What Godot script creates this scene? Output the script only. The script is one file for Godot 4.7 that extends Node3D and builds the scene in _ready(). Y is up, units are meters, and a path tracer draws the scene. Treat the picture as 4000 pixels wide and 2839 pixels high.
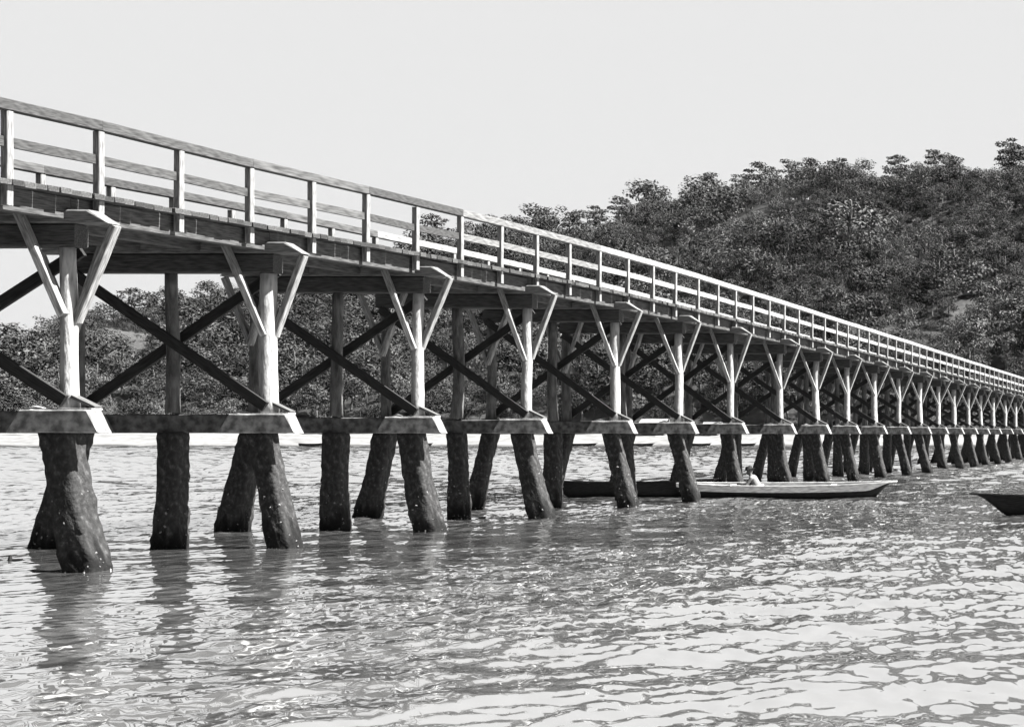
extends Node3D
# An old black and white photograph: a cambered timber trestle bridge on concrete piles over a river, a wooded hill behind.
# World: camera at the origin column, x to the right, -z along the bridge. Helper depth d means z = -d.

const EYE := 1.9
const ROW := -16.52          # x of the outer (near) row of posts
const PITCH := 1.6           # spacing of the three rows
const CAP_LOW := 1.914       # underside of the concrete caps
const CAP_TOP := 2.244
const SHORE := 242.0

var M := {}
var beam_cache := {}
var rng := RandomNumberGenerator.new()

# ------------------------------------------------------------------ helpers
func lin(v: float) -> Color:
	return Color(v, v, v).linear_to_srgb()

func smooth(a: float, b: float, x: float) -> float:
	var t = clampf((x - a) / (b - a), 0.0, 1.0)
	return t * t * (3.0 - 2.0 * t)

func table(pts: Array, x: float) -> float:
	if x <= pts[0][0]: return pts[0][1]
	for i in range(1, pts.size()):
		if x <= pts[i][0]:
			var t = (x - pts[i - 1][0]) / (pts[i][0] - pts[i - 1][0])
			return lerpf(pts[i - 1][1], pts[i][1], t)
	return pts[-1][1]

func soft_table(pts: Array, x: float, r: float) -> float:
	return (table(pts, x - r) + 2.0 * table(pts, x) + table(pts, x + r)) / 4.0

var noise := FastNoiseLite.new()

func tone_texture(sd: int, freq: float, ramp: Array, octaves := 5, size := 512) -> ImageTexture:
	# ramp: [[noise 0..1, linear tone], ...]
	var n := FastNoiseLite.new()
	n.seed = sd; n.frequency = freq; n.fractal_octaves = octaves; n.noise_type = FastNoiseLite.TYPE_SIMPLEX_SMOOTH
	var src := n.get_seamless_image(size, size)
	var lut := PackedByteArray(); lut.resize(256)
	for i in 256:
		lut[i] = int(clampf(lin(table(ramp, i / 255.0)).r * 255.0, 0, 255))
	var d := src.get_data()
	for i in d.size(): d[i] = lut[d[i]]
	var im := Image.create_from_data(size, size, false, Image.FORMAT_L8, d)
	im.convert(Image.FORMAT_RGB8)
	return ImageTexture.create_from_image(im)

func relief_texture(sd: int, freq: float, strength: float, size := 512, octaves := 5) -> ImageTexture:
	var n := FastNoiseLite.new()
	n.seed = sd; n.frequency = freq; n.fractal_octaves = octaves; n.noise_type = FastNoiseLite.TYPE_SIMPLEX_SMOOTH
	var src := n.get_seamless_image(size, size)
	src.convert(Image.FORMAT_RGBA8)
	src.bump_map_to_normal_map(strength)
	return ImageTexture.create_from_image(src)

func stone_or_wood(tex: Texture2D, scale: Vector3, tint := 1.0, rough := 0.9, nrm: Texture2D = null, nscale := 1.0) -> StandardMaterial3D:
	var m := StandardMaterial3D.new()
	m.albedo_color = lin(tint); m.albedo_texture = tex
	m.uv1_triplanar = true; m.uv1_scale = scale; m.roughness = rough; m.metallic_specular = 0.25
	if nrm:
		m.normal_enabled = true; m.normal_texture = nrm; m.normal_scale = nscale
	return m

func put(parent: Node, called: String, mesh: Mesh, mat: Material, at := Transform3D.IDENTITY) -> MeshInstance3D:
	var o := MeshInstance3D.new()
	o.name = called; o.mesh = mesh; o.material_override = mat; o.transform = at
	parent.add_child(o, true)
	return o

func holder(parent: Node, called: String, at := Vector3.ZERO) -> Node3D:
	var o := Node3D.new(); o.name = called; o.position = at
	parent.add_child(o, true)
	return o

func tag(o: Node, label: String, category := "", group := "", kind := "") -> void:
	if label: o.set_meta("label", label)
	if category: o.set_meta("category", category)
	if group: o.set_meta("group", group)
	if kind: o.set_meta("kind", kind)

func mesh_of(verts: PackedVector3Array, idx: PackedInt32Array, flat := false, cols := PackedColorArray()) -> ArrayMesh:
	var st := SurfaceTool.new(); st.begin(Mesh.PRIMITIVE_TRIANGLES)
	if flat:
		for i in idx:
			st.set_smooth_group(-1)
			if cols.size(): st.set_color(cols[i])
			st.add_vertex(verts[i])
	else:
		for i in verts.size():
			if cols.size(): st.set_color(cols[i])
			st.add_vertex(verts[i])
		for i in idx: st.add_index(i)
	st.generate_normals()
	return st.commit()

func loft(rings: Array, flat := false, caps := true, cols: Array = []) -> ArrayMesh:
	var v := PackedVector3Array(); var ix := PackedInt32Array(); var c := PackedColorArray()
	var n: int = rings[0].size()
	for r in rings.size():
		for k in n:
			v.append(rings[r][k])
			if cols.size(): c.append(cols[r][k])
	for r in rings.size() - 1:
		for k in n:
			var a = r * n + k; var b = r * n + (k + 1) % n
			ix.append_array([a, b, a + n, b, b + n, a + n])
	if caps:
		for e in [0, rings.size() - 1]:
			var mid := Vector3.ZERO
			for k in n: mid += rings[e][k]
			var ci = v.size(); v.append(mid / n)
			if cols.size(): c.append(cols[e][0])
			for k in n:
				var a2 = e * n + k; var b2 = e * n + (k + 1) % n
				if e == 0: ix.append_array([ci, b2, a2])
				else: ix.append_array([ci, a2, b2])
	return mesh_of(v, ix, flat, c)

# a sawn timber, length along local z, edges chamfered and a little uneven
func beam_mesh(w: float, h: float, l: float, variant := 0) -> ArrayMesh:
	var key := "%.3f_%.3f_%.3f_%d" % [w, h, l, variant]
	if beam_cache.has(key): return beam_cache[key]
	var r := RandomNumberGenerator.new(); r.seed = hash(key)
	var c = minf(w, h) * 0.09
	var sec := [[-w / 2 + c, -h / 2], [w / 2 - c, -h / 2], [w / 2, -h / 2 + c], [w / 2, h / 2 - c], [w / 2 - c, h / 2], [-w / 2 + c, h / 2], [-w / 2, h / 2 - c], [-w / 2, -h / 2 + c]]
	var rings := []
	for s in [[-0.5, 0.97], [-0.5, 1.0], [0.0, 1.0], [0.5, 1.0], [0.5, 0.97]]:
		var ring := PackedVector3Array()
		var ox = r.randf_range(-1, 1) * w * 0.02 if s[1] == 1.0 else 0.0
		var oy = r.randf_range(-1, 1) * h * 0.02 if s[1] == 1.0 else 0.0
		for p in sec: ring.append(Vector3(p[0] * s[1] + ox, p[1] * s[1] + oy, s[0] * l - signf(s[0]) * (c * 0.4 if s[1] == 1.0 else 0.0)))
		rings.append(ring)
	var m := loft(rings, true)
	beam_cache[key] = m
	return m

func frame_along(a: Vector3, b: Vector3, up := Vector3.UP) -> Transform3D:
	var z := (b - a).normalized()
	if absf(z.dot(up)) > 0.99: up = Vector3(0, 0, 1)
	var x := up.cross(z).normalized()
	return Transform3D(Basis(x, z.cross(x), z), (a + b) / 2)

func beam(parent: Node, called: String, a: Vector3, b: Vector3, w: float, h: float, mat: Material, variant := 0) -> MeshInstance3D:
	var l = snappedf(a.distance_to(b), 0.01)
	return put(parent, called, beam_mesh(w, h, l, variant), mat, frame_along(a, b))

# a round log standing along local y from 0 to l
func log_mesh(sd: int, r0: float, r1: float, l: float, bow: float) -> ArrayMesh:
	var r := RandomNumberGenerator.new(); r.seed = sd
	var rings := []; var ph = r.randf() * TAU; var ph2 = r.randf() * TAU
	for k in 11:
		var t = k / 10.0
		var cx = sin(t * PI) * bow * cos(ph) + sin(t * TAU * 1.3 + ph2) * bow * 0.35
		var cz = sin(t * PI) * bow * sin(ph) + cos(t * TAU + ph2) * bow * 0.3
		var ring := PackedVector3Array()
		for q in 14:
			var a = q * TAU / 14
			var rad = lerpf(r0, r1, t) * (1.0 + 0.06 * noise.get_noise_3d(cos(a) * 60 + sd * 7, t * l * 45, sin(a) * 60) + (0.10 * pow(maxf(0, 1.0 - t * 8), 2)))
			ring.append(Vector3(cx + cos(a) * rad, t * l, cz + sin(a) * rad))
		rings.append(ring)
	return loft(rings)

func pile_point(sd: int, w: float, lean: float, bow: float, top: float, y: float, a: float) -> Vector3:
	var s = (top - y) / top
	var c = cos(a); var sn = sin(a)
	var f = 1.0 / pow(pow(absf(c), 11.0) + pow(absf(sn), 11.0), 1.0 / 11.0)
	var rough = 0.022 * noise.get_noise_3d(c * 12 + sd * 50, y * 22, sn * 12) + 0.030 * noise.get_noise_3d(c * 90 + sd * 91, y * 150, sn * 90)
	var shell = smooth(0.85, 0.15, y) * (0.05 * absf(noise.get_noise_3d(c * 210 + sd * 13, y * 300, sn * 210)) + 0.012)
	var rad = w * 0.5 * f * (1.0 + 0.10 * smooth(0.3, 1.0, s)) + rough + shell
	return Vector3(lean * s + bow * sin(clampf(s, 0, 1) * PI) + c * rad, y, sn * rad)

func pile_bow(sd: int) -> float:
	var r := RandomNumberGenerator.new(); r.seed = sd * 31 + 5
	return r.randf_range(-0.03, 0.03)

# oysters and barnacles crusting the tidal part of a pile: small uneven shells set on its skin
func shells_mesh(sd: int, w: float, lean: float, top: float) -> ArrayMesh:
	var r := RandomNumberGenerator.new(); r.seed = sd * 17 + 3
	var st := SurfaceTool.new(); st.begin(Mesh.PRIMITIVE_TRIANGLES)
	for k in 42:
		var y = pow(r.randf(), 1.8) * 1.25
		var a = r.randf() * TAU
		var p := pile_point(sd, w, lean, pile_bow(sd), top, y, a)
		var out := Vector3(cos(a), 0.2, sin(a)).normalized()
		var side := out.cross(Vector3(r.randfn(), r.randfn(), r.randfn())).normalized(); var up := out.cross(side)
		var z = lerpf(0.006, 0.026, pow(r.randf(), 2.0))
		var ring := []
		for q in 5: ring.append(p + (side * cos(q * TAU / 5) + up * sin(q * TAU / 5) * 1.5) * z * r.randf_range(0.7, 1.2))
		var tip = p + out * z * 0.9
		for q in 5:
			for vv in [ring[q], ring[(q + 1) % 5], tip]:
				st.set_smooth_group(-1); st.add_vertex(vv)
	st.generate_normals()
	return st.commit()

# a rough square concrete pile from the cap down into the water; lean is the shift of its foot at the waterline
func pile_mesh(sd: int, w: float, lean: float, top: float) -> ArrayMesh:
	var r := RandomNumberGenerator.new(); r.seed = sd * 31 + 5
	var rings := []; var cols := []
	var bow = pile_bow(sd)
	for k in 29:
		var t = k / 28.0
		var y = lerpf(top, -0.7, t)
		var ring := PackedVector3Array(); var rc := PackedColorArray()
		for q in 32:
			var a = q * TAU / 32 + PI / 4
			var c = cos(a); var sn = sin(a)
			ring.append(pile_point(sd, w, lean, bow, top, y, a))
			var edge = 0.30 + 0.35 * noise.get_noise_3d(c * 30 + sd * 17, 3.0, sn * 30) + 0.12 * noise.get_noise_3d(c * 120, sd * 9.0, sn * 120)
			var wet = 1.0 - smooth(edge - 0.05, edge + 0.05, y)
			var tone = lerpf(1.0, 0.16, wet)
			rc.append(Color(tone, tone, tone))
		rings.append(ring); cols.append(rc)
	return loft(rings, false, true, cols)

# a trapezoid block across the bridge: bottom x0..x1, top x2..x3
func trapezoid_mesh(x0: float, x1: float, x2: float, x3: float, h: float, thick: float, sd := 0) -> ArrayMesh:
	var r := RandomNumberGenerator.new(); r.seed = sd + 77
	var rings := []; var n := 7; var c := 0.018
	for s in [[-1.0, c], [-1.0, 0.0], [1.0, 0.0], [1.0, c]]:
		var z = s[0] * (thick / 2 - (c if s[1] == 0.0 else 0.0))
		var ring := PackedVector3Array()
		for k in n: ring.append(Vector3(lerpf(x0 + s[1], x1 - s[1], k / float(n - 1)), s[1] + (r.randf() * 0.012), z))
		for k in n: ring.append(Vector3(lerpf(x3 - s[1], x2 + s[1], k / float(n - 1)), h - s[1] - (r.randf() * 0.008), z))
		rings.append(ring)
	return loft(rings, true)

# ------------------------------------------------------------------ heights of the bridge
const RAIL := [[0.0, 5.83], [10.0, 6.07], [20.15, 6.30], [28.4, 6.47], [36.6, 6.62], [46.5, 6.60], [60.0, 6.44], [76.0, 6.26], [109.0, 5.87], [150.0, 5.45]]
func rail_top(d: float) -> float:
	return soft_table(RAIL, d, 4.0) + 0.022 * noise.get_noise_1d(d * 9.0)
func deck_top(d: float) -> float:
	return soft_table(RAIL, d, 4.0) - 1.05

# ------------------------------------------------------------------ the scene
func _ready() -> void:
	rng.seed = 1907
	noise.seed = 11; noise.frequency = 0.05; noise.fractal_octaves = 3
	_camera_sky_sun()
	_materials()
	_terrain()
	_water()
	_bridge()
	_forest()
	_boats()
	_small_things()

func _camera_sky_sun() -> void:
	var cam := Camera3D.new(); cam.name = "camera"
	var near := 0.1
	cam.projection = Camera3D.PROJECTION_FRUSTUM
	cam.near = near; cam.far = 2000.0
	cam.size = near * 2839.0 / 6000.0
	cam.frustum_offset = Vector2((2000.0 - 4910.0) / 6000.0, (1696.0 - 1419.5) / 6000.0) * near
	cam.position = Vector3(0, EYE, 0)
	add_child(cam)
	cam.current = true

	var sky_mat := ProceduralSkyMaterial.new()
	sky_mat.sky_top_color = lin(0.80); sky_mat.sky_horizon_color = lin(0.80); sky_mat.sky_curve = 0.25
	sky_mat.ground_bottom_color = lin(0.3); sky_mat.ground_horizon_color = lin(0.8)
	sky_mat.sun_angle_max = 1.0
	var sky := Sky.new(); sky.sky_material = sky_mat
	var env := Environment.new()
	env.background_mode = Environment.BG_SKY; env.sky = sky
	env.background_energy_multiplier = 0.10
	env.tonemap_mode = Environment.TONE_MAPPER_LINEAR
	env.tonemap_exposure = 10.0
	env.fog_enabled = true; env.fog_density = 0.00001; env.fog_light_color = Color(0.9, 0.9, 0.9)
	env.sdfgi_enabled = true; env.ssao_enabled = true; env.ssil_enabled = true
	var we := WorldEnvironment.new(); we.name = "environment"; we.environment = env
	add_child(we)

	var sun := DirectionalLight3D.new(); sun.name = "sun"
	sun.light_energy = 1.6; sun.light_angular_distance = 0.5; sun.light_color = Color(1, 0.995, 0.985)
	sun.shadow_enabled = true
	add_child(sun)
	var el = deg_to_rad(50.0); var az = deg_to_rad(4.0)
	sun.look_at_from_position(Vector3(cos(el) * cos(az), sin(el), -cos(el) * sin(az)) * 50.0, Vector3.ZERO)

func _materials() -> void:
	# textures hold grain and blotches about a mean of one half; the tint sets each material's own tone
	var grain := tone_texture(3, 0.02, [[0.0, 0.14], [0.35, 0.38], [0.5, 0.52], [0.7, 0.66], [1.0, 0.92]])
	var bark := tone_texture(5, 0.025, [[0.0, 0.20], [0.3, 0.38], [0.42, 0.50], [0.6, 0.58], [1.0, 0.70]])
	var conc := tone_texture(6, 0.012, [[0.0, 0.14], [0.35, 0.34], [0.5, 0.50], [0.65, 0.66], [1.0, 0.95]], 6)
	var crust := tone_texture(7, 0.014, [[0.0, 0.10], [0.45, 0.30], [0.66, 0.48], [0.78, 0.62], [0.84, 1.0], [1.0, 1.0]], 7)
	var rel := relief_texture(8, 0.03, 6.0)
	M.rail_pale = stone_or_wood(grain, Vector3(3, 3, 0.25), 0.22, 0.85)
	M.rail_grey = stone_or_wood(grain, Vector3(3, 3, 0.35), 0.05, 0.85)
	M.rail_greys = [M.rail_grey, stone_or_wood(grain, Vector3(2, 2, 0.2), 0.068, 0.85), stone_or_wood(grain, Vector3(4, 4, 0.5), 0.042, 0.85)]
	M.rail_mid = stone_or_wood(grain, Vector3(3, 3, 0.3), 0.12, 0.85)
	M.rail_post = stone_or_wood(grain, Vector3(3, 3, 0.3), 0.17, 0.85)
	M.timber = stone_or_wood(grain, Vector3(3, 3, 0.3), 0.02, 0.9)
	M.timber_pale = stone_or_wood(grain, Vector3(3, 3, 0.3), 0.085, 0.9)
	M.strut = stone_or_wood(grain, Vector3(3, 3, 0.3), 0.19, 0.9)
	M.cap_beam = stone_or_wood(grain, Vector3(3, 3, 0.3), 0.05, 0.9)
	M.corbel = stone_or_wood(grain, Vector3(0.3, 3, 3), 0.13, 0.9)
	M.stringer = stone_or_wood(grain, Vector3(3, 3, 0.3), 0.055, 0.9)
	M.plank = []
	for t in [0.06, 0.042, 0.026]: M.plank.append(stone_or_wood(grain, Vector3(3, 3, 0.3), t, 0.9))
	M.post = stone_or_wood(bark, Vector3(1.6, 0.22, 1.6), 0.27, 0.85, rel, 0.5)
	# the outer posts are peeled logs; the inner ones are grey even in sun, with the deck's shade painted into their tint
	M.inner_post_shaded = stone_or_wood(conc, Vector3(1.6, 0.30, 1.6), 0.08, 0.95, rel, 1.2)
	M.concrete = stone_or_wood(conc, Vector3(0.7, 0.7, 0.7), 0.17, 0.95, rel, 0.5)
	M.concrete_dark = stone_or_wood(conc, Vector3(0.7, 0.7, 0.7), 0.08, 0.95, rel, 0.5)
	M.mortar = stone_or_wood(grain, Vector3(2, 2, 2), 0.4, 0.95)
	M.pile = stone_or_wood(crust, Vector3(1.3, 0.9, 1.3), 0.036, 0.9, rel, 1.0)
	M.pile.vertex_color_use_as_albedo = true
	M.shell = stone_or_wood(grain, Vector3(6, 6, 6), 0.16, 0.8)
	M.hull_dark = stone_or_wood(grain, Vector3(0.4, 4, 4), 0.02, 0.6)
	M.hull_pale = stone_or_wood(grain, Vector3(0.3, 4, 4), 0.60, 0.8)
	M.hull_dark.metallic_specular = 0.1
	M.sand = stone_or_wood(tone_texture(21, 0.02, [[0.0, 0.38], [0.5, 0.60], [1.0, 0.72]]), Vector3(0.05, 0.05, 0.05), 0.14, 1.0)
	M.hill = stone_or_wood(tone_texture(22, 0.03, [[0.0, 0.2], [0.5, 0.5], [0.7, 0.7], [1.0, 1.0]]), Vector3(0.06, 0.06, 0.06), 0.045, 1.0)
	M.hill.vertex_color_use_as_albedo = true
	M.leaf = StandardMaterial3D.new()
	M.leaf.albedo_color = Color(1, 1, 1); M.leaf.vertex_color_use_as_albedo = true; M.leaf.roughness = 0.8
	M.leaf.cull_mode = BaseMaterial3D.CULL_DISABLED; M.leaf.metallic_specular = 0.2
	M.trunk = stone_or_wood(grain, Vector3(1, 0.3, 1), 0.08)
	M.thatch = stone_or_wood(grain, Vector3(1, 3, 1), 0.25)
	M.wall = stone_or_wood(grain, Vector3(1, 1, 1), 0.08)
	M.water = StandardMaterial3D.new()
	M.water.albedo_color = lin(0.06); M.water.metallic_specular = 0.72; M.water.roughness = 0.03
	M.water.clearcoat_enabled = true; M.water.clearcoat = 1.0; M.water.clearcoat_roughness = 0.03

# ------------------------------------------------------------------ hill, beach, water
# ridge line: [x at the ridge's depth, height of the ground there]
var RIDGE := []
const RIDGE_D := 430.0
func _ridge_points() -> void:
	var px := [[-900, 1380], [0, 1350], [60, 1352], [130, 1305], [230, 1222], [400, 1150], [470, 1156], [560, 1165], [650, 1155], [720, 1140], [800, 1118], [880, 1098], [1300, 1025], [1690, 940], [1813, 880], [1990, 845], [2100, 848], [2240, 850], [2360, 820], [2450, 802], [2540, 765], [2620, 738], [2770, 712], [2870, 706], [2970, 678], [3130, 655], [3320, 648], [3500, 640], [3670, 632], [3850, 640], [4000, 610], [4400, 570], [5200, 640], [6400, 800], [7500, 1100]]
	for p in px:
		RIDGE.append([(p[0] - 4910.0) / 6000.0 * RIDGE_D, EYE + (1696.0 - p[1]) / 6000.0 * RIDGE_D - 9.5])

func ground(x: float, d: float) -> float:
	if d < SHORE + 14.0:
		return lerpf(-0.5, 2.05, clampf((d - SHORE + 4.0) / 18.0, 0, 1)) + 0.08 * noise.get_noise_2d(x * 0.6, d)
	var r = soft_table(RIDGE, x * RIDGE_D / d, 5.0)     # the spurs of the hill run down towards the river bend
	var t = clampf((d - SHORE - 14.0) / (RIDGE_D - SHORE - 14.0), 0, 1.25)
	var prof = sin(minf(t, 1.0) * PI / 2) * 0.55 + 0.45 * t
	if t > 1.0: prof = 1.0 - (t - 1.0) * 1.6
	var bumps = noise.get_noise_2d(x * 0.30, d * 0.30) * 5.0 + noise.get_noise_2d(x * 0.9 + 40, d * 0.9) * 2.0
	return 2.05 + maxf(0.0, r - 2.05) * prof + bumps * smooth(0, 0.25, t) * (1.0 - smooth(0.75, 1.0, t))

func clearing(x: float, d: float) -> float:
	# the bare, terraced slope on the left shoulder of the hill, and a bare scar high on the right
	var q := Vector2(x + 272.0, d - 370.0).rotated(-0.634)
	var a = 1.0 - smooth(0.7, 1.0, Vector2(q.x / 11.0, q.y / 66.0).length())
	var b = 1.0 - smooth(0.6, 1.0, Vector2((x + 56.5) / 5.0, (d - 306.0) / 9.0).length())
	return maxf(a, b)

func _terrain() -> void:
	_ridge_points()
	var v := PackedVector3Array(); var ix := PackedInt32Array(); var cols := PackedColorArray()
	var nx := 230; var nz := 76
	for j in nz + 1:
		var d = SHORE + 12.0 + j * 3.0
		for i in nx + 1:
			var x = -560.0 + i * 3.4
			v.append(Vector3(x, ground(x, d), -d))
			var c = 0.45 + 2.0 * clearing(x, d)
			cols.append(Color(c, c, c))
	for j in nz:
		for i in nx:
			var a = j * (nx + 1) + i
			ix.append_array([a, a + nx + 1, a + 1, a + 1, a + nx + 1, a + nx + 2])
	var hill := put(self, "hill", mesh_of(v, ix, false, cols), M.hill)
	tag(hill, "wooded hill rising behind the far river bank", "hill", "", "structure")
	v = PackedVector3Array(); ix = PackedInt32Array(); cols = PackedColorArray()
	nx = 400; nz = 30
	for j in nz + 1:
		var d = SHORE - 6.0 + j * 0.7
		for i in nx + 1:
			var x = -560.0 + i * 2.0
			var wob = noise.get_noise_2d(x * 0.35, 5.0) * 2.0
			v.append(Vector3(x, lerpf(-0.6, 2.1, clampf((d - SHORE + 4.0 + wob) / 18.0, 0, 1)) + 0.06 * noise.get_noise_2d(x * 3, d * 3), -d))
			var wet = 1.0 - smooth(0.10, 0.32, v[-1].y + 0.25 * noise.get_noise_2d(x * 1.5, d * 3.0))
			var tn = lerpf(1.0, 0.22, wet) * (0.9 + 0.35 * noise.get_noise_2d(x * 2.0, d * 9.0))
			cols.append(Color(tn, tn, tn))
	for j in nz:
		for i in nx:
			var a = j * (nx + 1) + i
			ix.append_array([a, a + nx + 1, a + 1, a + 1, a + nx + 1, a + nx + 2])
	M.sand.vertex_color_use_as_albedo = true
	var sand := put(self, "beach", mesh_of(v, ix, false, cols), M.sand)
	tag(sand, "pale sand beach along the far bank", "beach", "", "structure")

var wave_a := FastNoiseLite.new()
var wave_b := FastNoiseLite.new()
var wave_far := FastNoiseLite.new()
func wave(x: float, d: float) -> float:
	var patch = 0.75 + 0.9 * noise.get_noise_2d(x * 0.9, d * 1.1)
	var near = (1.0 - smooth(48.0, 80.0, d)) * lerpf(0.36, 1.2, maxf(smooth(-16.0, -6.0, x), smooth(24.0, 36.0, d)))     # calmer in the lee of the bridge
	var y = wave_far.get_noise_2d(x * 0.7, d) * 0.24 * smooth(40.0, 90.0, d)
	if near > 0.0:
		y += near * (wave_a.get_noise_2d(x * 0.95 + d * 0.08, d) * 0.025 * (0.4 + patch * 0.75) + wave_b.get_noise_2d(x * 0.75 + d * 0.12, d) * 0.008 * patch + wave_far.get_noise_2d(x * 0.6 + 50.0, d * 0.75) * 0.05)
	return y

func _water() -> void:
	wave_a.seed = 71; wave_a.frequency = 3.1; wave_a.fractal_octaves = 2; wave_a.noise_type = FastNoiseLite.TYPE_SIMPLEX_SMOOTH
	wave_a.domain_warp_enabled = true; wave_a.domain_warp_frequency = 1.1; wave_a.domain_warp_amplitude = 0.35
	wave_b.seed = 72; wave_b.frequency = 6.2; wave_b.fractal_octaves = 2; wave_b.noise_type = FastNoiseLite.TYPE_SIMPLEX_SMOOTH
	wave_far.seed = 73; wave_far.frequency = 0.55; wave_far.fractal_octaves = 2
	var X0 := -35.0; var X1 := 1.5; var D0 := 6.0; var D1 := SHORE + 4.0
	var nx := 490; var nz := 760
	var xs := PackedFloat32Array(); var ds := PackedFloat32Array()
	var xl := -240.0
	xs.append(-620.0); xs.append(-420.0)
	while xl < X0 - 0.6:
		xs.append(xl); xl += maxf(0.15, (X0 - xl) * 0.02)
	for i in nx + 1: xs.append(lerpf(X0, X1, i / float(nx)))
	xs.append(30.0); xs.append(220.0)
	ds.append(-60.0); ds.append(-10.0)
	for j in nz + 1: ds.append(D0 + (D1 - D0) * pow(j / float(nz), 2.2) * 0.85 + (D1 - D0) * 0.15 * j / float(nz))
	var w := xs.size(); var h := ds.size()
	var v := PackedVector3Array(); v.resize(w * h)
	var nrm := PackedVector3Array(); nrm.resize(w * h)
	var uv := PackedVector2Array(); uv.resize(w * h)
	var tan := PackedFloat32Array(); tan.resize(w * h * 4)
	var hts := PackedFloat32Array(); hts.resize(w * h)
	for j in h:
		var d = ds[j]
		var fade_d = smooth(D0, D0 + 2, d) * (1.0 - smooth(D1 - 14, D1 - 6, d))
		for i in w:
			var x = xs[i]
			var fd = fade_d * smooth(-240.0, -200.0, x) * (1.0 - smooth(X1 - 3, X1, x))
			hts[j * w + i] = wave(x, d) * fd if fd > 0.0 else 0.0
	for j in h:
		for i in w:
			var k = j * w + i
			v[k] = Vector3(xs[i], hts[k], -ds[j])
			var i0 = maxi(i - 1, 0); var i1 = mini(i + 1, w - 1); var j0 = maxi(j - 1, 0); var j1 = mini(j + 1, h - 1)
			var sx = (hts[j * w + i1] - hts[j * w + i0]) / (xs[i1] - xs[i0])
			var sd = (hts[j1 * w + i] - hts[j0 * w + i]) / (ds[j1] - ds[j0])
			nrm[k] = Vector3(-sx, 1.0, sd).normalized()
			uv[k] = Vector2(xs[i] / 5.0, -ds[j] / 3.0)
			tan[k * 4] = 1.0; tan[k * 4 + 3] = 1.0
	var ix := PackedInt32Array()
	for j in h - 1:
		for i in w - 1:
			var a = j * w + i
			ix.append(a); ix.append(a + w); ix.append(a + 1); ix.append(a + 1); ix.append(a + w); ix.append(a + w + 1)
	var arr := []; arr.resize(Mesh.ARRAY_MAX)
	arr[Mesh.ARRAY_VERTEX] = v; arr[Mesh.ARRAY_NORMAL] = nrm; arr[Mesh.ARRAY_TEX_UV] = uv; arr[Mesh.ARRAY_TANGENT] = tan; arr[Mesh.ARRAY_INDEX] = ix
	var mesh := ArrayMesh.new(); mesh.add_surface_from_arrays(Mesh.PRIMITIVE_TRIANGLES, arr)
	var o := put(self, "water", mesh, M.water)
	tag(o, "pale rippled river water under and around the bridge", "water", "", "structure")

# ------------------------------------------------------------------ the bridge
var bent_d := []
func _bridge() -> void:
	var bridge := holder(self, "timber_bridge", Vector3(-18.12, 0, 0))
	tag(bridge, "long arched timber footbridge with railings on a row of dark concrete piles", "bridge")
	var O := Vector3(18.12, 0, 0)      # bridge node's own origin in world x is -18.12
	# bents: depth from where each outer post stands
	var px := [155, 600, 933, 1178, 1375, 1517, 1633, 1745, 1825, 1893, 1955, 2010, 2057, 2097, 2133, 2165, 2193, 2220, 2247, 2270]
	bent_d = [12.2, 16.8]
	for p in px: bent_d.append(-ROW * 6000.0 / (4910.0 - p * 4000.0 / 2288.0))
	var last: float = bent_d[-1]
	for k in 9: bent_d.append(last + 4.6 * (k + 1))
	for k in bent_d.size(): _bent(bridge, k, bent_d[k])
	_deck(bridge, O)
	_railing(bridge, O, -16.41, true)
	_railing(bridge, O, -19.88, false)

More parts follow.
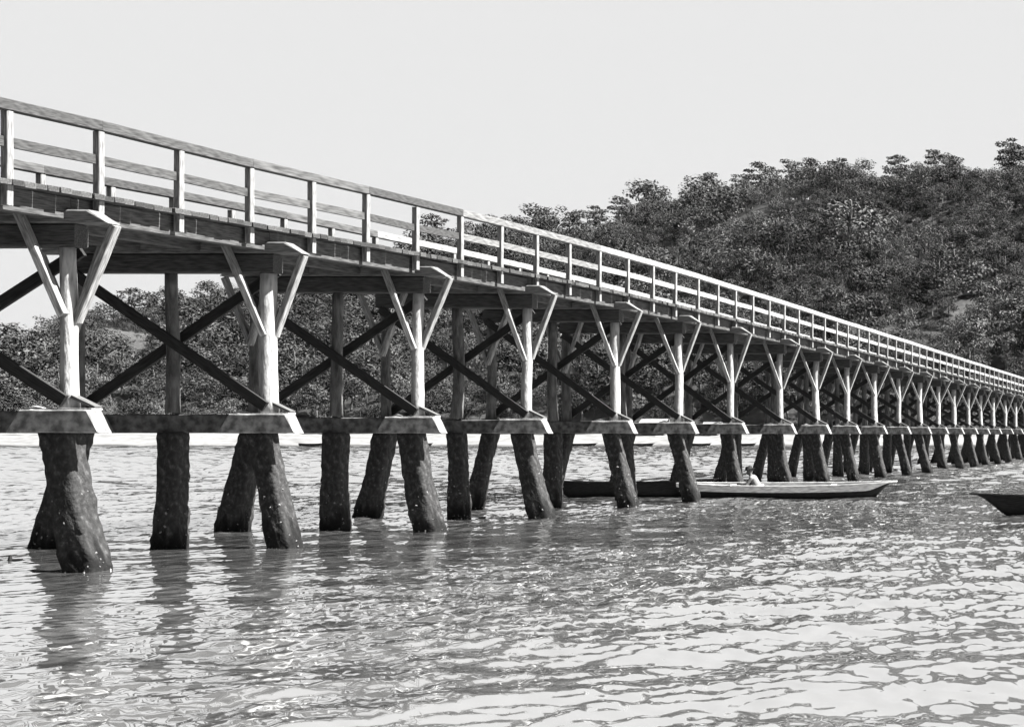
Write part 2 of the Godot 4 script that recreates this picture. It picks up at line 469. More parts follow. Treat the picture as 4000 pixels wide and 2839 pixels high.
func _bent(bridge: Node3D, k: int, d: float) -> void:
	var r := RandomNumberGenerator.new(); r.seed = 500 + k
	var o := holder(bridge, "trestle_bent", Vector3(0, 0, -d))     # local x 0 is the middle row
	var D := deck_top(d)
	var cap_low = D - 0.78; var cap_high = D - 0.46
	var rows := [PITCH, 0.0, -PITCH]
	for q in 3:
		var x0: float = rows[q]
		# pile
		var lean = [r.randf_range(0.34, 0.5), r.randf_range(-0.06, 0.12), r.randf_range(-0.55, -0.4)][q]
		var pw = r.randf_range(0.33, 0.40)
		put(o, "pile", pile_mesh(k * 3 + q, pw, lean, CAP_LOW + 0.02), M.pile, Transform3D(Basis.IDENTITY, Vector3(x0 - [0.12, 0.0, 0.0][q], 0, 0)))
		if k > 1 and k < 14:
			var sh := put(o, "oyster_shells", shells_mesh(k * 3 + q, pw, lean, CAP_LOW + 0.02), M.shell, Transform3D(Basis.IDENTITY, Vector3(x0 - [0.12, 0.0, 0.0][q], 0, 0)))
			sh.set_meta("kind", "stuff")
		# post
		var r0 = r.randf_range(0.105, 0.14) if q == 0 else r.randf_range(0.10, 0.13)
		if q == 0 and k == 3: r0 = 0.145
		var post_h = cap_low - CAP_TOP - 0.012
		put(o, "post", log_mesh(900 + k * 3 + q, r0, r0 * 0.86, post_h, r.randf_range(0.01, 0.04) * (1.0 if k > 4 else 0.5)), M.post if q == 0 else M.inner_post_shaded, Transform3D(Basis(Vector3(0, 0, 1), r.randf_range(-0.014, 0.014)) * Basis(Vector3.UP, r.randf() * TAU), Vector3(x0, CAP_TOP + 0.012, 0)))
	# lower tie beam across the three piles, behind the concrete blocks
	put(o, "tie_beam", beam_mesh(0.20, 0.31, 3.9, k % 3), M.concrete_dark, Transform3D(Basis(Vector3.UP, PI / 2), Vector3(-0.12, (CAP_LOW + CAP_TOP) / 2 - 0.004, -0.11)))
	for s in [1, -1]:
		var h = CAP_TOP - CAP_LOW
		var blk := trapezoid_mesh(-0.66, 0.62, -0.48, 0.47, h, 0.27, k * 2 + s) if s == 1 else trapezoid_mesh(-0.62, 0.62, -0.46, 0.46, h, 0.27, k * 2 + s)
		put(o, "pile_cap", blk, M.concrete, Transform3D(Basis.IDENTITY, Vector3(PITCH * s - 0.02 * s, CAP_LOW, 0.14)))
	# mortar heap left on the near cap, and the slanting kicker board at the post's foot
	put(o, "mortar_heap", _heap_mesh(k), M.mortar, Transform3D(Basis.IDENTITY, Vector3(PITCH - 0.34 + r.randf_range(-0.03, 0.03), CAP_TOP - 0.004, 0.12)))
	put(o, "mortar_bed", beam_mesh(0.20, 0.022, 0.90, k % 2), M.mortar, Transform3D(Basis(Vector3.UP, PI / 2), Vector3(PITCH - 0.01, CAP_TOP + 0.004, 0.08)))
	beam(o, "kicker", Vector3(PITCH + 0.08, CAP_TOP + 0.18, 0.02), Vector3(PITCH + 0.41, CAP_TOP + 0.022, 0.02), 0.14, 0.045, M.timber_pale, k % 2)
	# upper cap beam, corbel above it, and the V struts of the outer rows
	var cbx = 1.6 + 0.17
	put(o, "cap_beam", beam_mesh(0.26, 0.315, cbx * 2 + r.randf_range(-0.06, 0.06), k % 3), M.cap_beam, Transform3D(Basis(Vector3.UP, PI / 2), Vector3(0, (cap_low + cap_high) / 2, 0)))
	put(o, "corbel", trapezoid_mesh(-2.22, 2.22, -1.94, 1.94, 0.20, 0.26, k), M.corbel, Transform3D(Basis.IDENTITY, Vector3(0, cap_high, 0)))
	for s in [1, -1]:
		for e in [1, -1]:
			var out = e * s > 0
			var foot := Vector3(s * PITCH + e * (0.07 if out else -0.02), lerpf(CAP_TOP, cap_low, 0.55), -0.03 if out else 0.13)
			var head := Vector3(s * PITCH + e * (0.60 if out else 0.56), cap_high - 0.01 if out else cap_high + 0.14, -0.03 if out else 0.205)
			foot += Vector3(r.randf_range(-0.02, 0.02), r.randf_range(-0.10, 0.08), 0); head.x += r.randf_range(-0.05, 0.05)
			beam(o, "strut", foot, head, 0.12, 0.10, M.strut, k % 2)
	# crossed braces over the whole width
	var lo = CAP_TOP + 0.10 + r.randf_range(-0.05, 0.06); var hi = cap_low + 0.02 + r.randf_range(-0.08, 0.04)
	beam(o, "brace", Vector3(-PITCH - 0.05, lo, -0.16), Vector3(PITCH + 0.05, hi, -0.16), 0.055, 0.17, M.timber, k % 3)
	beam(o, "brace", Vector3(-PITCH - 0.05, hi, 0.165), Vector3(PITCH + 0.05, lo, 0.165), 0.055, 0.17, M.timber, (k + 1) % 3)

func _heap_mesh(sd: int) -> ArrayMesh:
	var rings := []
	for j in 5:
		var t = j / 4.0
		var ring := PackedVector3Array()
		for q in 12:
			var a = q * TAU / 12
			var rad = cos(t * PI / 2 * 0.98)
			ring.append(Vector3(cos(a) * 0.16 * rad * (1.0 + 0.2 * sin(a * 2 + sd)), 0.055 * pow(t, 1.4), sin(a) * 0.10 * rad))
		rings.append(ring)
	return loft(rings)

func _deck(bridge: Node3D, O: Vector3) -> void:
	var deck := holder(bridge, "deck")
	# stringers, one length per bay
	for k in bent_d.size() - 1:
		var a: float = bent_d[k]; var b: float = bent_d[k + 1]
		for x in [-16.58, -17.65, -18.65, -19.70]:
			beam(deck, "stringer", O + Vector3(x, deck_top(a) - 0.245, -a - 0.004), O + Vector3(x, deck_top(b) - 0.245, -b + 0.004), 0.15, 0.32, M.stringer, k % 3)
	# planks laid across
	var d: float = bent_d[0] - 1.0
	var n := 0
	var st := SurfaceTool.new(); st.begin(Mesh.PRIMITIVE_TRIANGLES)
	var any := false
	while d < bent_d[-1]:
		var w = 0.20
		var x1 = -16.30 + rng.randf_range(-0.025, 0.03)
		var x0 = -20.02 + rng.randf_range(-0.03, 0.03)
		var mesh := beam_mesh(w - 0.002, [0.075, 0.08, 0.07][n % 3], 3.72, n % 3)
		var tilt = atan((deck_top(d + 0.5) - deck_top(d - 0.5)))
		var tr := Transform3D(Basis(Vector3.RIGHT, tilt) * Basis(Vector3.UP, PI / 2 + rng.randf_range(-0.004, 0.004)), O + Vector3((x0 + x1) / 2, deck_top(d) - 0.042 + rng.randf_range(-0.006, 0.006), -d))
		if n < 300: put(deck, "plank", mesh, M.plank[rng.randi() % 3], tr)
		else:
			st.append_from(mesh, 0, tr); any = true
		n += 1; d += w
	if any:
		var rest := put(deck, "far_planks", st.commit(), M.plank[1])
		rest.set_meta("kind", "stuff")

func _railing(bridge: Node3D, O: Vector3, x: float, near_side: bool) -> void:
	var rail := holder(bridge, "railing")
	var ed := [25.6, 383.5, 698, 974, 1217, 1429.7, 1623.8, 1798, 1955, 2094, 2222, 2340, 2451, 2549, 2637, 2726, 2803, 2872, 2940, 3004, 3063, 3119, 3172, 3221, 3268, 3311, 3353, 3393, 3431, 3466, 3500, 3532, 3562, 3591, 3619]
	var ds := []
	var step := 1.64
	var drop := 0.0 if near_side else -0.09     # the far side of the deck lies a little lower
	if near_side:
		for e in ed: ds.append(-x * 6000.0 / (4910.0 - e))
	else:
		for p in [157, 432, 675, 903, 1108, 1294, 1465, 1624, 1770, 1903, 2026, 2135]: ds.append(-x * 6000.0 / (4910.0 - p))
	while ds[0] > 13.0: ds.push_front(ds[0] - step)
	while ds[-1] < bent_d[-1] - 1.0: ds.append(ds[-1] + step)
	for k in ds.size():
		var d: float = ds[k]
		var top = rail_top(d) - 0.155 + drop
		var low = deck_top(d) - 0.34
		put(rail, "rail_post", beam_mesh(0.105, 0.10, snappedf(top - low, 0.02), k % 3), M.rail_post, Transform3D(Basis(Vector3(0, 0, -1), Vector3(1, 0, 0), Vector3(0, -1, 0)), O + Vector3(x, (top + low) / 2, -d)))
	# rails: boards over two panels each
	var k2 := 0
	while k2 < ds.size() - 1:
		var a: float = ds[k2]; var b: float = ds[mini(k2 + 2, ds.size() - 1)]; var mid = ds[mini(k2 + 1, ds.size() - 1)]
		var tone = M.rail_pale  # nearer boards take grey tones, farther ones the pale tone
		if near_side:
			if a < 29.0: tone = M.rail_greys[(k2 / 2) % 3]
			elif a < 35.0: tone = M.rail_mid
		elif a < 34.0: tone = M.rail_greys[(k2 / 2 + 1) % 3]
		_board(rail, "top_rail", O, x, a, b, -0.075 + drop, 0.125, 0.15, tone, k2)
		for half in [[a, mid], [mid, b]]:
			if half[1] > half[0]:
				_board(rail, "middle_rail", O, x - 0.02, half[0] + 0.055, half[1] - 0.055, -0.555 + drop, 0.045, 0.135, tone, k2)
		k2 += 2

func _board(rail: Node3D, called: String, O: Vector3, x: float, a: float, b: float, dy: float, w: float, h: float, mat: Material, v: int) -> void:
	beam(rail, called, O + Vector3(x, rail_top(a) + dy, -a - 0.002), O + Vector3(x, rail_top(b) + dy, -b + 0.002), w, h, mat, v % 3)

# ------------------------------------------------------------------ trees
func crown_into(st: SurfaceTool, r: RandomNumberGenerator, lobes: Array, leaf: float, per: int) -> void:
	for lb in lobes:
		var c: Vector3 = lb[0]; var s: Vector3 = lb[1]
		var cnt = int(per * s.x * s.z)
		for k in cnt:
			var u := Vector3(r.randfn(), r.randfn(), r.randfn()).normalized() * pow(r.randf(), 0.33)
			var p = c + u * s
			var n := (Vector3(r.randfn(), absf(r.randfn()) + 0.5, r.randfn()) + u * 0.8).normalized()
			var t := n.cross(Vector3(r.randfn(), r.randfn(), r.randfn())).normalized()
			var b := n.cross(t)
			var sz = leaf * r.randf_range(0.55, 1.25)
			var tone = 0.015 * r.randf_range(0.6, 1.5)
			st.set_color(Color(tone, tone, tone))
			var q := [p - t * sz - b * sz * 0.35, p + t * sz * 0.2 - b * sz * 0.6, p + t * sz + b * sz * 0.2, p - t * sz * 0.1 + b * sz * 0.55]
			for i in [0, 1, 2, 0, 2, 3]:
				st.set_smooth_group(-1)
				st.add_vertex(q[i])

func broad_crown(sd: int, h: float) -> ArrayMesh:
	var r := RandomNumberGenerator.new(); r.seed = sd
	var st := SurfaceTool.new(); st.begin(Mesh.PRIMITIVE_TRIANGLES)
	var lobes := []
	for k in 11:
		var a = r.randf() * TAU; var q = sqrt(r.randf()) * h * 0.32
		var y = h * r.randf_range(0.42, 0.9)
		var s = h * r.randf_range(0.10, 0.19) * (1.15 - 0.4 * absf(y / h - 0.6))
		lobes.append([Vector3(cos(a) * q, y, sin(a) * q), Vector3(s, s * 0.7, s)])
	crown_into(st, r, lobes, 0.21, 62)
	st.generate_normals()
	return st.commit()

func pine_crown(sd: int, h: float) -> ArrayMesh:
	var r := RandomNumberGenerator.new(); r.seed = sd
	var st := SurfaceTool.new(); st.begin(Mesh.PRIMITIVE_TRIANGLES)
	var lobes := []
	for k in 12:
		var y = h * lerpf(0.5, 1.0, k / 11.0)
		var a = k * 2.4 + r.randf(); var q = h * r.randf_range(0.08, 0.30) * (1.25 - 0.9 * (y / h - 0.5) * 1.6)
		var s = h * r.randf_range(0.09, 0.15)
		lobes.append([Vector3(cos(a) * q, y, sin(a) * q), Vector3(s * 1.3, s * 0.38, s * 1.3)])
	crown_into(st, r, lobes, 0.26, 40)
	st.generate_normals()
	return st.commit()

func trunk_mesh(sd: int, h: float, rad: float) -> ArrayMesh:
	var r := RandomNumberGenerator.new(); r.seed = sd
	var st := SurfaceTool.new(); st.begin(Mesh.PRIMITIVE_TRIANGLES)
	st.append_from(log_mesh(sd, rad, rad * 0.3, h * 0.9, 0.25), 0, Transform3D.IDENTITY)
	for k in 6:
		var a = k * 2.2 + r.randf(); var y = h * r.randf_range(0.45, 0.8)
		var dir := Vector3(cos(a), 0.7, sin(a)).normalized()
		var side := dir.cross(Vector3.UP).normalized()
		st.append_from(log_mesh(sd + k, rad * 0.3, rad * 0.1, h * 0.26, 0.1), 0, Transform3D(Basis(side, dir, side.cross(dir)), Vector3(0, y, 0)))
	return st.commit()

func _forest() -> void:
	var r := RandomNumberGenerator.new(); r.seed = 4242
	var kinds := []
	for k in 6: kinds.append([broad_crown(60 + k, 8.0), trunk_mesh(80 + k, 8.0, 0.18)])
	var spots := [[], [], [], [], [], []]
	var tints := [[], [], [], [], [], []]
	var step := 3.7
	var d := SHORE + 18.0
	while d < RIDGE_D + 14.0:
		var x = -d * 0.90 - 12.0
		while x < -d * 0.08 + 10.0:
			var xx = x + r.randf_range(-1.7, 1.7); var dd = d + r.randf_range(-1.7, 1.7)
			var thin = clearing(xx, dd)
			var gap = noise.get_noise_2d(xx * 0.8 + 300, dd * 0.8)
			if r.randf() > thin * 0.4 and gap > -0.5:
				var s = lerpf(0.45, 1.05, pow(r.randf(), 1.3)) * (1.0 + gap * 0.6) * (r.randf_range(1.2, 1.7) if r.randf() < 0.12 else 1.0)
				if thin > 0.15: s *= r.randf_range(0.12, 0.32)
				if dd < SHORE + 22: s *= 0.8
				var k = r.randi() % 6
				spots[k].append(Transform3D(Basis(Vector3.UP, r.randf() * TAU).scaled(Vector3(s * r.randf_range(0.9, 1.25), s, s * r.randf_range(0.9, 1.25))), Vector3(xx, ground(xx, dd) - 0.3, -dd)))
				var tn = r.randf_range(0.6, 1.7) * (1.25 + 1.3 * noise.get_noise_2d(xx * 0.5 + 900, dd * 0.5)) * (1.25 if r.randf() < 0.06 else 1.0)
				tints[k].append(Color(tn, tn, tn))
			x += step
		d += step
	var forest := holder(self, "forest", Vector3.ZERO)
	tag(forest, "dense dark broadleaf forest covering the hill behind the river", "forest", "", "stuff")
	var total := 0
	for k in 6:
		total += spots[k].size()
		for part in 2:
			var mm := MultiMesh.new(); mm.transform_format = MultiMesh.TRANSFORM_3D
			mm.use_colors = part == 0
			mm.mesh = kinds[k][part]; mm.instance_count = spots[k].size()
			for i in spots[k].size():
				mm.set_instance_transform(i, spots[k][i])
				if part == 0: mm.set_instance_color(i, tints[k][i])
			var o := MultiMeshInstance3D.new(); o.name = "crown" if part == 0 else "trunk"
			o.multimesh = mm; o.material_override = M.leaf if part == 0 else M.trunk
			o.set_meta("kind", "stuff")
			forest.add_child(o, true)
	print("forest trees ", total)
	# single trees that stand out of the ridge line: [photo x, photo y of the top, height in metres]
	var sky := [[1703, 850, 11.0], [2100, 835, 8.0], [2241, 828, 8.0], [2324, 806, 8.0], [2432, 775, 9.0], [2553, 742, 9.0], [2764, 684, 10.0], [2897, 682, 8.5], [2972, 640, 10.0], [3088, 630, 9.0], [3171, 628, 8.0], [3271, 624, 8.0], [3499, 610, 8.5], [3653, 590, 10.0], [3728, 615, 8.5], [3952, 550, 12.0], [500, 1132, 8.0], [610, 1145, 7.0]]
	var shapes := []
	for k in 4: shapes.append([pine_crown(160 + k, 9.0), trunk_mesh(170 + k, 9.0, 0.2)])
	for k in sky.size():
		var p = sky[k]
		var dd = RIDGE_D - 3.0 + (k % 3) * 3.0
		var xx = (p[0] - 4910.0) / 6000.0 * dd
		var topy = EYE + (1696.0 - p[1]) / 6000.0 * dd
		var g = ground(xx, dd)
		var s = maxf(p[2], topy - g) / 9.0
		var t := holder(self, "ridge_pine", Vector3(xx, topy - 9.0 * s, -dd))
		var lab = "wind-shaped pine standing above the forest on the ridge line"
		if k == 0: lab = "open-branched pine on the hill shoulder, seen through the bridge railing"
		elif k == 15: lab = "tallest dark pine on the hill crest, beside the thin treetops"
		elif k == 16: lab = "taller pine of two on the low hill shoulder seen under the bridge deck"
		elif k == 17: lab = "shorter pine of two on the low hill shoulder seen under the bridge deck"
		else: lab = "pine on the ridge line, %s uphill from the open-branched pine behind the railing" % ["", "first", "second", "third", "fourth", "fifth", "sixth", "seventh", "eighth", "ninth", "tenth", "eleventh", "twelfth", "thirteenth", "fourteenth"][k]
		tag(t, lab, "tree", "pines along the ridge" if k > 0 and k != 15 else "")
		t.rotation.y = k * 1.3; t.scale = Vector3.ONE * s
		put(t, "trunk", shapes[k % 4][1], M.trunk)
		put(t, "crown", shapes[k % 4][0], M.leaf)

# ------------------------------------------------------------------ canoes
# u runs 0 (stern) to 1 (bow); returns [half beam, sheer height, keel height]
func canoe_at(u: float, beam_w: float, stern_blunt: bool) -> Array:
	var b = beam_w * 0.5 * pow(maxf(0.0, sin(PI * clampf(u * 0.97 + 0.015, 0, 1))), 0.6)
	if stern_blunt: b = maxf(b, beam_w * 0.22 * (1.0 - u))
	var sheer = 0.40 + 0.10 * pow(absf(u - 0.45) / 0.55, 2.4)
	var keel = -0.10 + 0.62 * pow(smooth(0.87, 1.0, u), 0.85) + 0.32 * smooth(0.085, -0.02, u)
	return [b, sheer, minf(keel, sheer - 0.03)]

func canoe_strip(l: float, bw: float, v0: float, v1: float, inset: float, blunt: bool, n := 44) -> ArrayMesh:
	# v runs 0 at one gunwale, 0.5 at the keel, 1 at the other gunwale
	var v := PackedVector3Array(); var ix := PackedInt32Array(); var m := 8
	for i in n + 1:
		var u = i / float(n)
		var c = canoe_at(u, bw, blunt)
		for j in m + 1:
			var q = lerpf(v0, v1, j / float(m))
			var a = (q - 0.5) * PI
			var hb = maxf(c[0] - inset, 0.004)
			var x = signf(sin(a)) * pow(absf(sin(a)), 0.7) * hb
			var y = lerpf(c[1], c[2] + inset * 0.8, pow(absf(cos(a)), 0.75))
			v.append(Vector3((u - 0.5) * l, y, x))
	for i in n:
		for j in m:
			var a2 = i * (m + 1) + j
			ix.append_array([a2, a2 + 1, a2 + m + 1, a2 + 1, a2 + m + 2, a2 + m + 1])
	return mesh_of(v, ix)

func canoe_gunwale(l: float, bw: float, side: float, blunt: bool) -> ArrayMesh:
	var rings := []
	for i in 45:
		var u = i / 44.0
		var c = canoe_at(u, bw, blunt)
		var ring := PackedVector3Array()
		for q in [[-0.012, -0.02], [0.030, -0.02], [0.030, 0.014], [-0.012, 0.014]]:
			ring.append(Vector3((u - 0.5) * l, c[1] + q[1], side * (c[0] - q[0])))
		rings.append(ring)
	return loft(rings, true)

func make_canoe(l: float, bw: float, blunt: bool, banded: bool) -> Node3D:
	var o := holder(self, "dugout_canoe")
	put(o, "hull", canoe_strip(l, bw, 0.09 if banded else 0.0, 0.91 if banded else 1.0, 0.0, blunt), M.hull_dark)
	if banded:
		put(o, "washstrake", canoe_strip(l, bw, 0.0, 0.09, 0.0, blunt), M.hull_pale)
		put(o, "washstrake", canoe_strip(l, bw, 0.91, 1.0, 0.0, blunt), M.hull_pale)
	put(o, "inside", canoe_strip(l, bw, 0.0, 1.0, 0.03, blunt), M.hull_pale if banded else M.hull_dark)
	for s in [1.0, -1.0]: put(o, "gunwale", canoe_gunwale(l, bw, s, blunt), M.hull_pale if banded else M.hull_dark)
	for u in [0.14, 0.36, 0.7, 0.86]:
		var c = canoe_at(u, bw, blunt)
		beam(o, "thwart", Vector3((u - 0.5) * l, c[1] - 0.06, -c[0] + 0.02), Vector3((u - 0.5) * l, c[1] - 0.06, c[0] - 0.02), 0.14, 0.03, M.hull_pale if banded else M.hull_dark)
	return o

func _boats() -> void:
	var a := make_canoe(6.5, 0.9, true, true)
	a.position = Vector3(-14.0, 0.0, -45.9); a.rotation = Vector3(deg_to_rad(5.0), deg_to_rad(0.5), 0)
	tag(a, "canoe with pale upper planks and a person aboard, beside the bridge", "canoe")
	var e := make_canoe(4.9, 0.95, true, false)
	e.position = Vector3(-18.65, 0.05, -46.4); e.rotation = Vector3(0, deg_to_rad(-1.5), deg_to_rad(0.6))
	tag(e, "dark blunt-ended canoe under the bridge, astern of the pale-planked canoe", "canoe")
	var b := make_canoe(8.0, 0.9, false, false)
	b.position = Vector3(-2.78, 0.0, -36.2); b.rotation.y = deg_to_rad(180.0 - 2.0)
	tag(b, "dark empty canoe with a raised pointed bow on open water", "canoe")
	# canoes drawn up along the far beach: [photo x of the middle, length]
	var far := [[2260, 6.0], [2500, 4.6], [2735, 3.6], [2900, 4.5], [1215, 3.8], [1640, 4.0]]
	var where := ["dark beached canoe next to the one below the long hut, toward the bare slope", "dark beached canoe below the long pale-roofed hut on the far bank", "dark beached canoe below the small pale-roofed hut on the far bank", "dark beached canoe next to the one below the small hut, away from the long hut", "farthest beached canoe from the huts, lying nearest the bare slope", "second farthest beached canoe from the huts, toward the bare slope"]
	for p in far:
		var c := make_canoe(p[1], 0.9, false, false)
		var d = SHORE - 1.0
		c.position = Vector3((p[0] - 4910.0) / 6000.0 * d, 0.02, -d); c.rotation.y = deg_to_rad(4.0)
		tag(c, where[far.find(p)], "canoe", "canoes along the far beach")

# ------------------------------------------------------------------ huts, person, drift stick
func _hut(at: Vector3, w: float, dp: float, h: float, label: String, group := "") -> void:
	var o := holder(self, "low_hut", at)
	tag(o, label, "hut", group)
	put(o, "wall", beam_mesh(w * 0.86, h * 0.62, dp * 0.8), M.wall, Transform3D(Basis.IDENTITY, Vector3(0, h * 0.3, 0)))
	for s in [1.0, -1.0]:
		var st := Transform3D(Basis(Vector3.RIGHT, s * 0.5), Vector3(0, h * 0.78, s * dp * 0.24))
		put(o, "roof_slope", beam_mesh(w, 0.12, dp * 0.62), M.thatch, st)
	put(o, "ridge_pole", beam_mesh(w * 1.02, 0.14, 0.2), M.thatch, Transform3D(Basis.IDENTITY, Vector3(0, h * 0.78 + dp * 0.145, 0)))

func _small_things() -> void:
	for p in [[2560, 4.4, 1.7, "low hut with a long pale roof on the far bank, seen between bridge posts"], [2783, 2.8, 1.3, "small hut with a pale roof on the far bank, beside the long hut"]]:
		var d := SHORE + 12.0
		var x = (p[0] - 4910.0) / 6000.0 * d
		_hut(Vector3(x, 1.75, -d), p[1], 3.0, p[2] * 1.7, p[3])
	var dl := 300.0
	var xl := (178.0 - 4910.0) / 6000.0 * dl
	_hut(Vector3(xl, ground(xl, dl) - 0.1, -dl), 3.2, 3.0, 2.6, "lone pale-roofed hut on the lower left slope, seen beneath the deck")
	# bare pale rock on the right slope
	var rd := 311.0; var rx := (3810.0 - 4910.0) / 6000.0 * rd
	var rock := put(self, "rock_outcrop", _rock_mesh(9), M.concrete, Transform3D(Basis.IDENTITY, Vector3(rx, ground(rx, rd) - 0.4, -rd)))
	tag(rock, "pale bare rock outcrop among the trees on the right hillside", "rock")
	# a floating stick with a knob
	var fd := 23.2
	var stick := holder(self, "floating_stick", Vector3((30.0 - 4910.0) / 6000.0 * fd, 0.01, -fd))
	tag(stick, "small dark stick with a knob floating on bright water left of the piles", "driftwood")
	put(stick, "shaft", log_mesh(5, 0.014, 0.008, 0.42, 0.02), M.hull_dark, Transform3D(Basis(Vector3(0, 0, 1), deg_to_rad(90)), Vector3(0.22, 0.005, 0)))
	put(stick, "knob", log_mesh(6, 0.03, 0.02, 0.07, 0.0), M.hull_dark, Transform3D(Basis.IDENTITY, Vector3(0.03, -0.01, 0)))
	_person()

func _rock_mesh(sd: int) -> ArrayMesh:
	var rings := []
	for j in 8:
		var t = j / 7.0
		var ring := PackedVector3Array()
		for q in 16:
			var a = q * TAU / 16
			var rad = cos(t * PI / 2 * 0.97) * (1.0 + 0.5 * noise.get_noise_3d(cos(a) * 30 + sd, t * 30, sin(a) * 30))
			ring.append(Vector3(cos(a) * 2.6 * rad, 1.7 * sin(t * PI / 2), sin(a) * 1.6 * rad))
		rings.append(ring)
	return loft(rings, true)

# the seated figure: joints with radii, joined by a smooth minimum and meshed as surface nets
func _person() -> void:
	# facing -x, seated on the bottom of the canoe, leaning forward, forearms reaching to the gunwale ahead
	var bones := [  # [a, ra, b, rb, region]  region 0 shirt, 1 trousers, 2 skin
		[Vector3(0.10, 0.12, 0), 0.125, Vector3(0.03, 0.30, 0), 0.115, 0],
		[Vector3(0.03, 0.30, 0), 0.12, Vector3(-0.07, 0.47, 0), 0.125, 0],
		[Vector3(-0.06, 0.50, -0.13), 0.06, Vector3(-0.06, 0.50, 0.13), 0.06, 0],
		[Vector3(-0.10, 0.52, 0), 0.052, Vector3(-0.15, 0.60, 0), 0.048, 2],
		[Vector3(-0.185, 0.655, 0), 0.080, Vector3(-0.170, 0.71, 0), 0.088, 2],
		[Vector3(-0.255, 0.665, 0), 0.014, Vector3(-0.272, 0.645, 0), 0.016, 2],
		[Vector3(-0.19, 0.66, -0.085), 0.018, Vector3(-0.185, 0.69, -0.088), 0.018, 2],
		[Vector3(-0.19, 0.66, 0.085), 0.018, Vector3(-0.185, 0.69, 0.088), 0.018, 2],
		[Vector3(-0.07, 0.49, 0.17), 0.055, Vector3(-0.20, 0.30, 0.20), 0.046, 0],
		[Vector3(-0.20, 0.30, 0.20), 0.043, Vector3(-0.40, 0.33, 0.13), 0.032, 2],
		[Vector3(-0.07, 0.49, -0.17), 0.055, Vector3(-0.19, 0.29, -0.20), 0.046, 0],
		[Vector3(-0.19, 0.29, -0.20), 0.043, Vector3(-0.39, 0.31, -0.14), 0.032, 2],
		[Vector3(0.10, 0.10, 0.09), 0.10, Vector3(-0.30, 0.24, 0.15), 0.072, 1],
		[Vector3(-0.30, 0.24, 0.15), 0.068, Vector3(-0.52, -0.04, 0.12), 0.045, 1],
		[Vector3(0.10, 0.10, -0.09), 0.10, Vector3(-0.30, 0.23, -0.15), 0.072, 1],
		[Vector3(-0.30, 0.23, -0.15), 0.068, Vector3(-0.52, -0.04, -0.12), 0.045, 1],
		[Vector3(-0.52, -0.06, 0.12), 0.038, Vector3(-0.66, -0.07, 0.13), 0.030, 2],
		[Vector3(-0.52, -0.06, -0.12), 0.038, Vector3(-0.66, -0.07, -0.13), 0.030, 2],
	]
	for s in [1.0, -1.0]:      # hands: palm, four fingers bent over the paddle shaft, and a thumb
		var w := Vector3(-0.40, 0.33, 0.13) if s > 0 else Vector3(-0.39, 0.31, -0.14)
		bones.append([w, 0.026, w + Vector3(-0.075, -0.005, 0), 0.028, 2])
		for f in 4:
			var k0 = w + Vector3(-0.085, 0.004, (f - 1.5) * 0.021)
			var ln = [0.034, 0.040, 0.037, 0.028][f]
			bones.append([k0, 0.0095, k0 + Vector3(-ln, -0.012, 0), 0.009, 2])
			bones.append([k0 + Vector3(-ln, -0.012, 0), 0.009, k0 + Vector3(-ln + 0.004, -0.042, 0), 0.008, 2])
		bones.append([w + Vector3(-0.03, -0.006, -s * 0.028), 0.012, w + Vector3(-0.075, -0.03, -s * 0.040), 0.009, 2])
	var o := holder(self, "person", Vector3(-14.98, 0.10, -45.9))
	tag(o, "person in light shirt and dark brimmed hat sitting bent forward in a pale-planked canoe", "person")
	var body := put(o, "body", _skin(bones, 0.016), _person_material())
	# hat
	var rings := []
	for p in [[0.165, 0.0], [0.168, 0.008], [0.105, 0.022], [0.098, 0.06], [0.085, 0.095], [0.05, 0.112], [0.006, 0.116]]:
		var ring := PackedVector3Array()
		for q in 20: ring.append(Vector3(cos(q * TAU / 20) * p[0] * 1.1, p[1], sin(q * TAU / 20) * p[0]))
		rings.append(ring)
	put(o, "hat", loft(rings), M.hull_dark, Transform3D(Basis(Vector3(0, 0, 1), deg_to_rad(16)), Vector3(-0.185, 0.735, 0)))
	var paddle := holder(self, "paddle", Vector3(-15.42, 0.40, -45.9))
	tag(paddle, "wooden paddle held across the canoe by the seated person", "paddle")
	beam(paddle, "shaft", Vector3(-0.075, 0.0, 0.75), Vector3(-0.075, -0.01, -0.55), 0.028, 0.028, M.hull_pale)
	put(paddle, "blade", beam_mesh(0.13, 0.018, 0.42), M.hull_pale, Transform3D(Basis.IDENTITY, Vector3(-0.075, -0.012, -0.75)))

func _person_material() -> StandardMaterial3D:
	var m := StandardMaterial3D.new()
	m.albedo_color = Color(1, 1, 1); m.vertex_color_use_as_albedo = true; m.roughness = 0.9
	return m

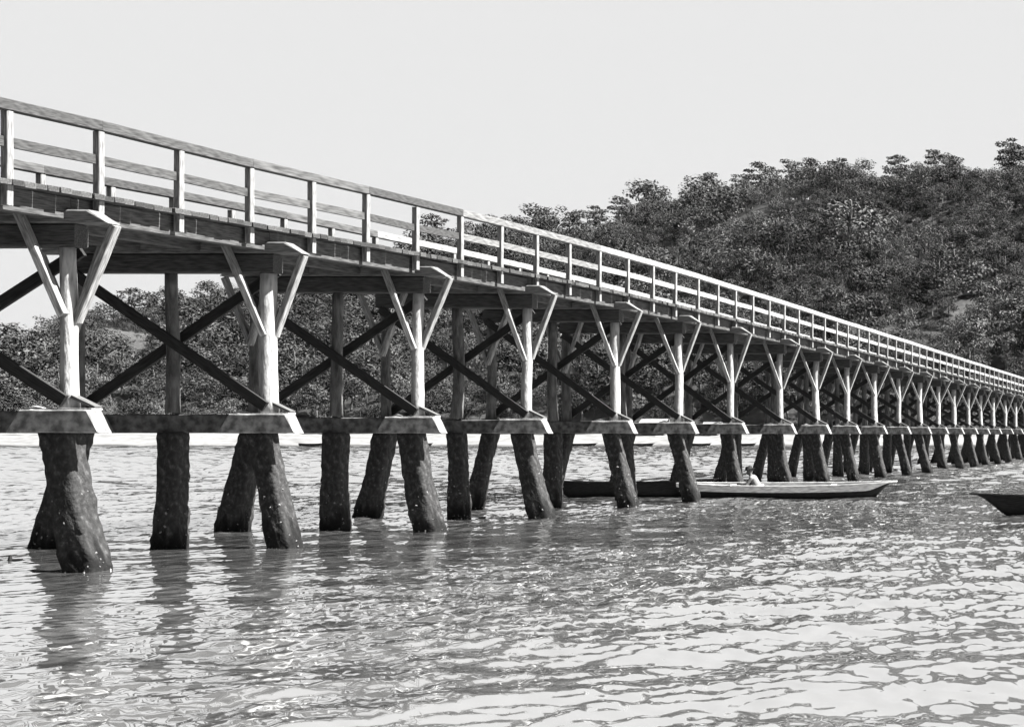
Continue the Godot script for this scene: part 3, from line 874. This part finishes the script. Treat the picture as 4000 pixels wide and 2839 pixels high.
func _skin(bones: Array, cell: float) -> ArrayMesh:
	var lo := Vector3(1e9, 1e9, 1e9); var hi := -lo
	for b in bones:
		for e in [[b[0], b[1]], [b[2], b[3]]]:
			var q: Vector3 = e[0]
			lo = lo.min(q - Vector3.ONE * (e[1] + 2 * cell)); hi = hi.max(q + Vector3.ONE * (e[1] + 2 * cell))
	var n := Vector3i(((hi - lo) / cell).ceil()) + Vector3i.ONE
	var f := PackedFloat32Array(); f.resize(n.x * n.y * n.z); f.fill(1.0)
	var reg := PackedByteArray(); reg.resize(f.size())
	var best := PackedFloat32Array(); best.resize(f.size()); best.fill(1e9)
	var k := 0.022
	for b in bones:
		var a: Vector3 = b[0]; var c: Vector3 = b[2]; var ab := c - a; var l2 = maxf(ab.length_squared(), 1e-9)
		var pad = maxf(b[1], b[3]) + 0.06
		var i0 := Vector3i(((a.min(c) - Vector3.ONE * pad - lo) / cell).floor()).clamp(Vector3i.ZERO, n - Vector3i.ONE)
		var i1 := Vector3i(((a.max(c) + Vector3.ONE * pad - lo) / cell).ceil()).clamp(Vector3i.ZERO, n - Vector3i.ONE)
		var kk = minf(k, minf(b[1], b[3]) * 0.8)
		for z in range(i0.z, i1.z + 1):
			for y in range(i0.y, i1.y + 1):
				for x in range(i0.x, i1.x + 1):
					var p := lo + Vector3(x, y, z) * cell
					var t = clampf((p - a).dot(ab) / l2, 0, 1)
					var dd = p.distance_to(a + ab * t) - lerpf(b[1], b[3], t)
					var id = (z * n.y + y) * n.x + x
					var old = f[id]
					var h = clampf(0.5 + 0.5 * (old - dd) / kk, 0, 1)
					f[id] = lerpf(old, dd, h) - kk * h * (1.0 - h)
					if dd < best[id]:
						best[id] = dd; reg[id] = b[4]
	var tones := [0.07, 0.012, 0.035]
	var v := PackedVector3Array(); var cols := PackedColorArray(); var ix := PackedInt32Array()
	var vid := {}
	var step := [1, n.x, n.x * n.y]
	for z in n.z - 1:
		for y in n.y - 1:
			for x in n.x - 1:
				var id = (z * n.y + y) * n.x + x
				var sum := Vector3.ZERO; var cnt := 0
				for e in [[0, 0, 0, 0], [0, 1, 0, 0], [0, 0, 1, 0], [0, 1, 1, 0], [1, 0, 0, 0], [1, 1, 0, 0], [1, 0, 1, 0], [1, 1, 1, 0], [2, 0, 0, 0], [2, 1, 0, 0], [2, 0, 1, 0], [2, 1, 1, 0]]:
					var ax: int = e[0]
					var off := Vector3i.ZERO
					off[(ax + 1) % 3] = e[1]; off[(ax + 2) % 3] = e[2]
					var g = id + off.x + off.y * n.x + off.z * n.x * n.y
					var f0 = f[g]; var f1 = f[g + step[ax]]
					if (f0 < 0) != (f1 < 0):
						var q := Vector3(off); q[ax] += f0 / (f0 - f1)
						sum += q; cnt += 1
				if cnt:
					vid[id] = v.size()
					v.append(lo + (Vector3(x, y, z) + sum / cnt) * cell)
					var tn = tones[reg[id]]
					cols.append(Color(tn, tn, tn))
	for z in range(1, n.z - 1):
		for y in range(1, n.y - 1):
			for x in range(1, n.x - 1):
				var id = (z * n.y + y) * n.x + x
				for ax in 3:
					var s0 = f[id] < 0; var s1 = f[id + step[ax]] < 0
					if s0 == s1: continue
					var u = step[(ax + 1) % 3]; var w = step[(ax + 2) % 3]
					var c4 := [id, id - u, id - u - w, id - w]
					if not (vid.has(c4[0]) and vid.has(c4[1]) and vid.has(c4[2]) and vid.has(c4[3])): continue
					var q4 := [vid[c4[0]], vid[c4[1]], vid[c4[2]], vid[c4[3]]]
					if s0: ix.append_array([q4[0], q4[2], q4[1], q4[0], q4[3], q4[2]])
					else: ix.append_array([q4[0], q4[1], q4[2], q4[0], q4[2], q4[3]])
	return mesh_of(v, ix, false, cols)
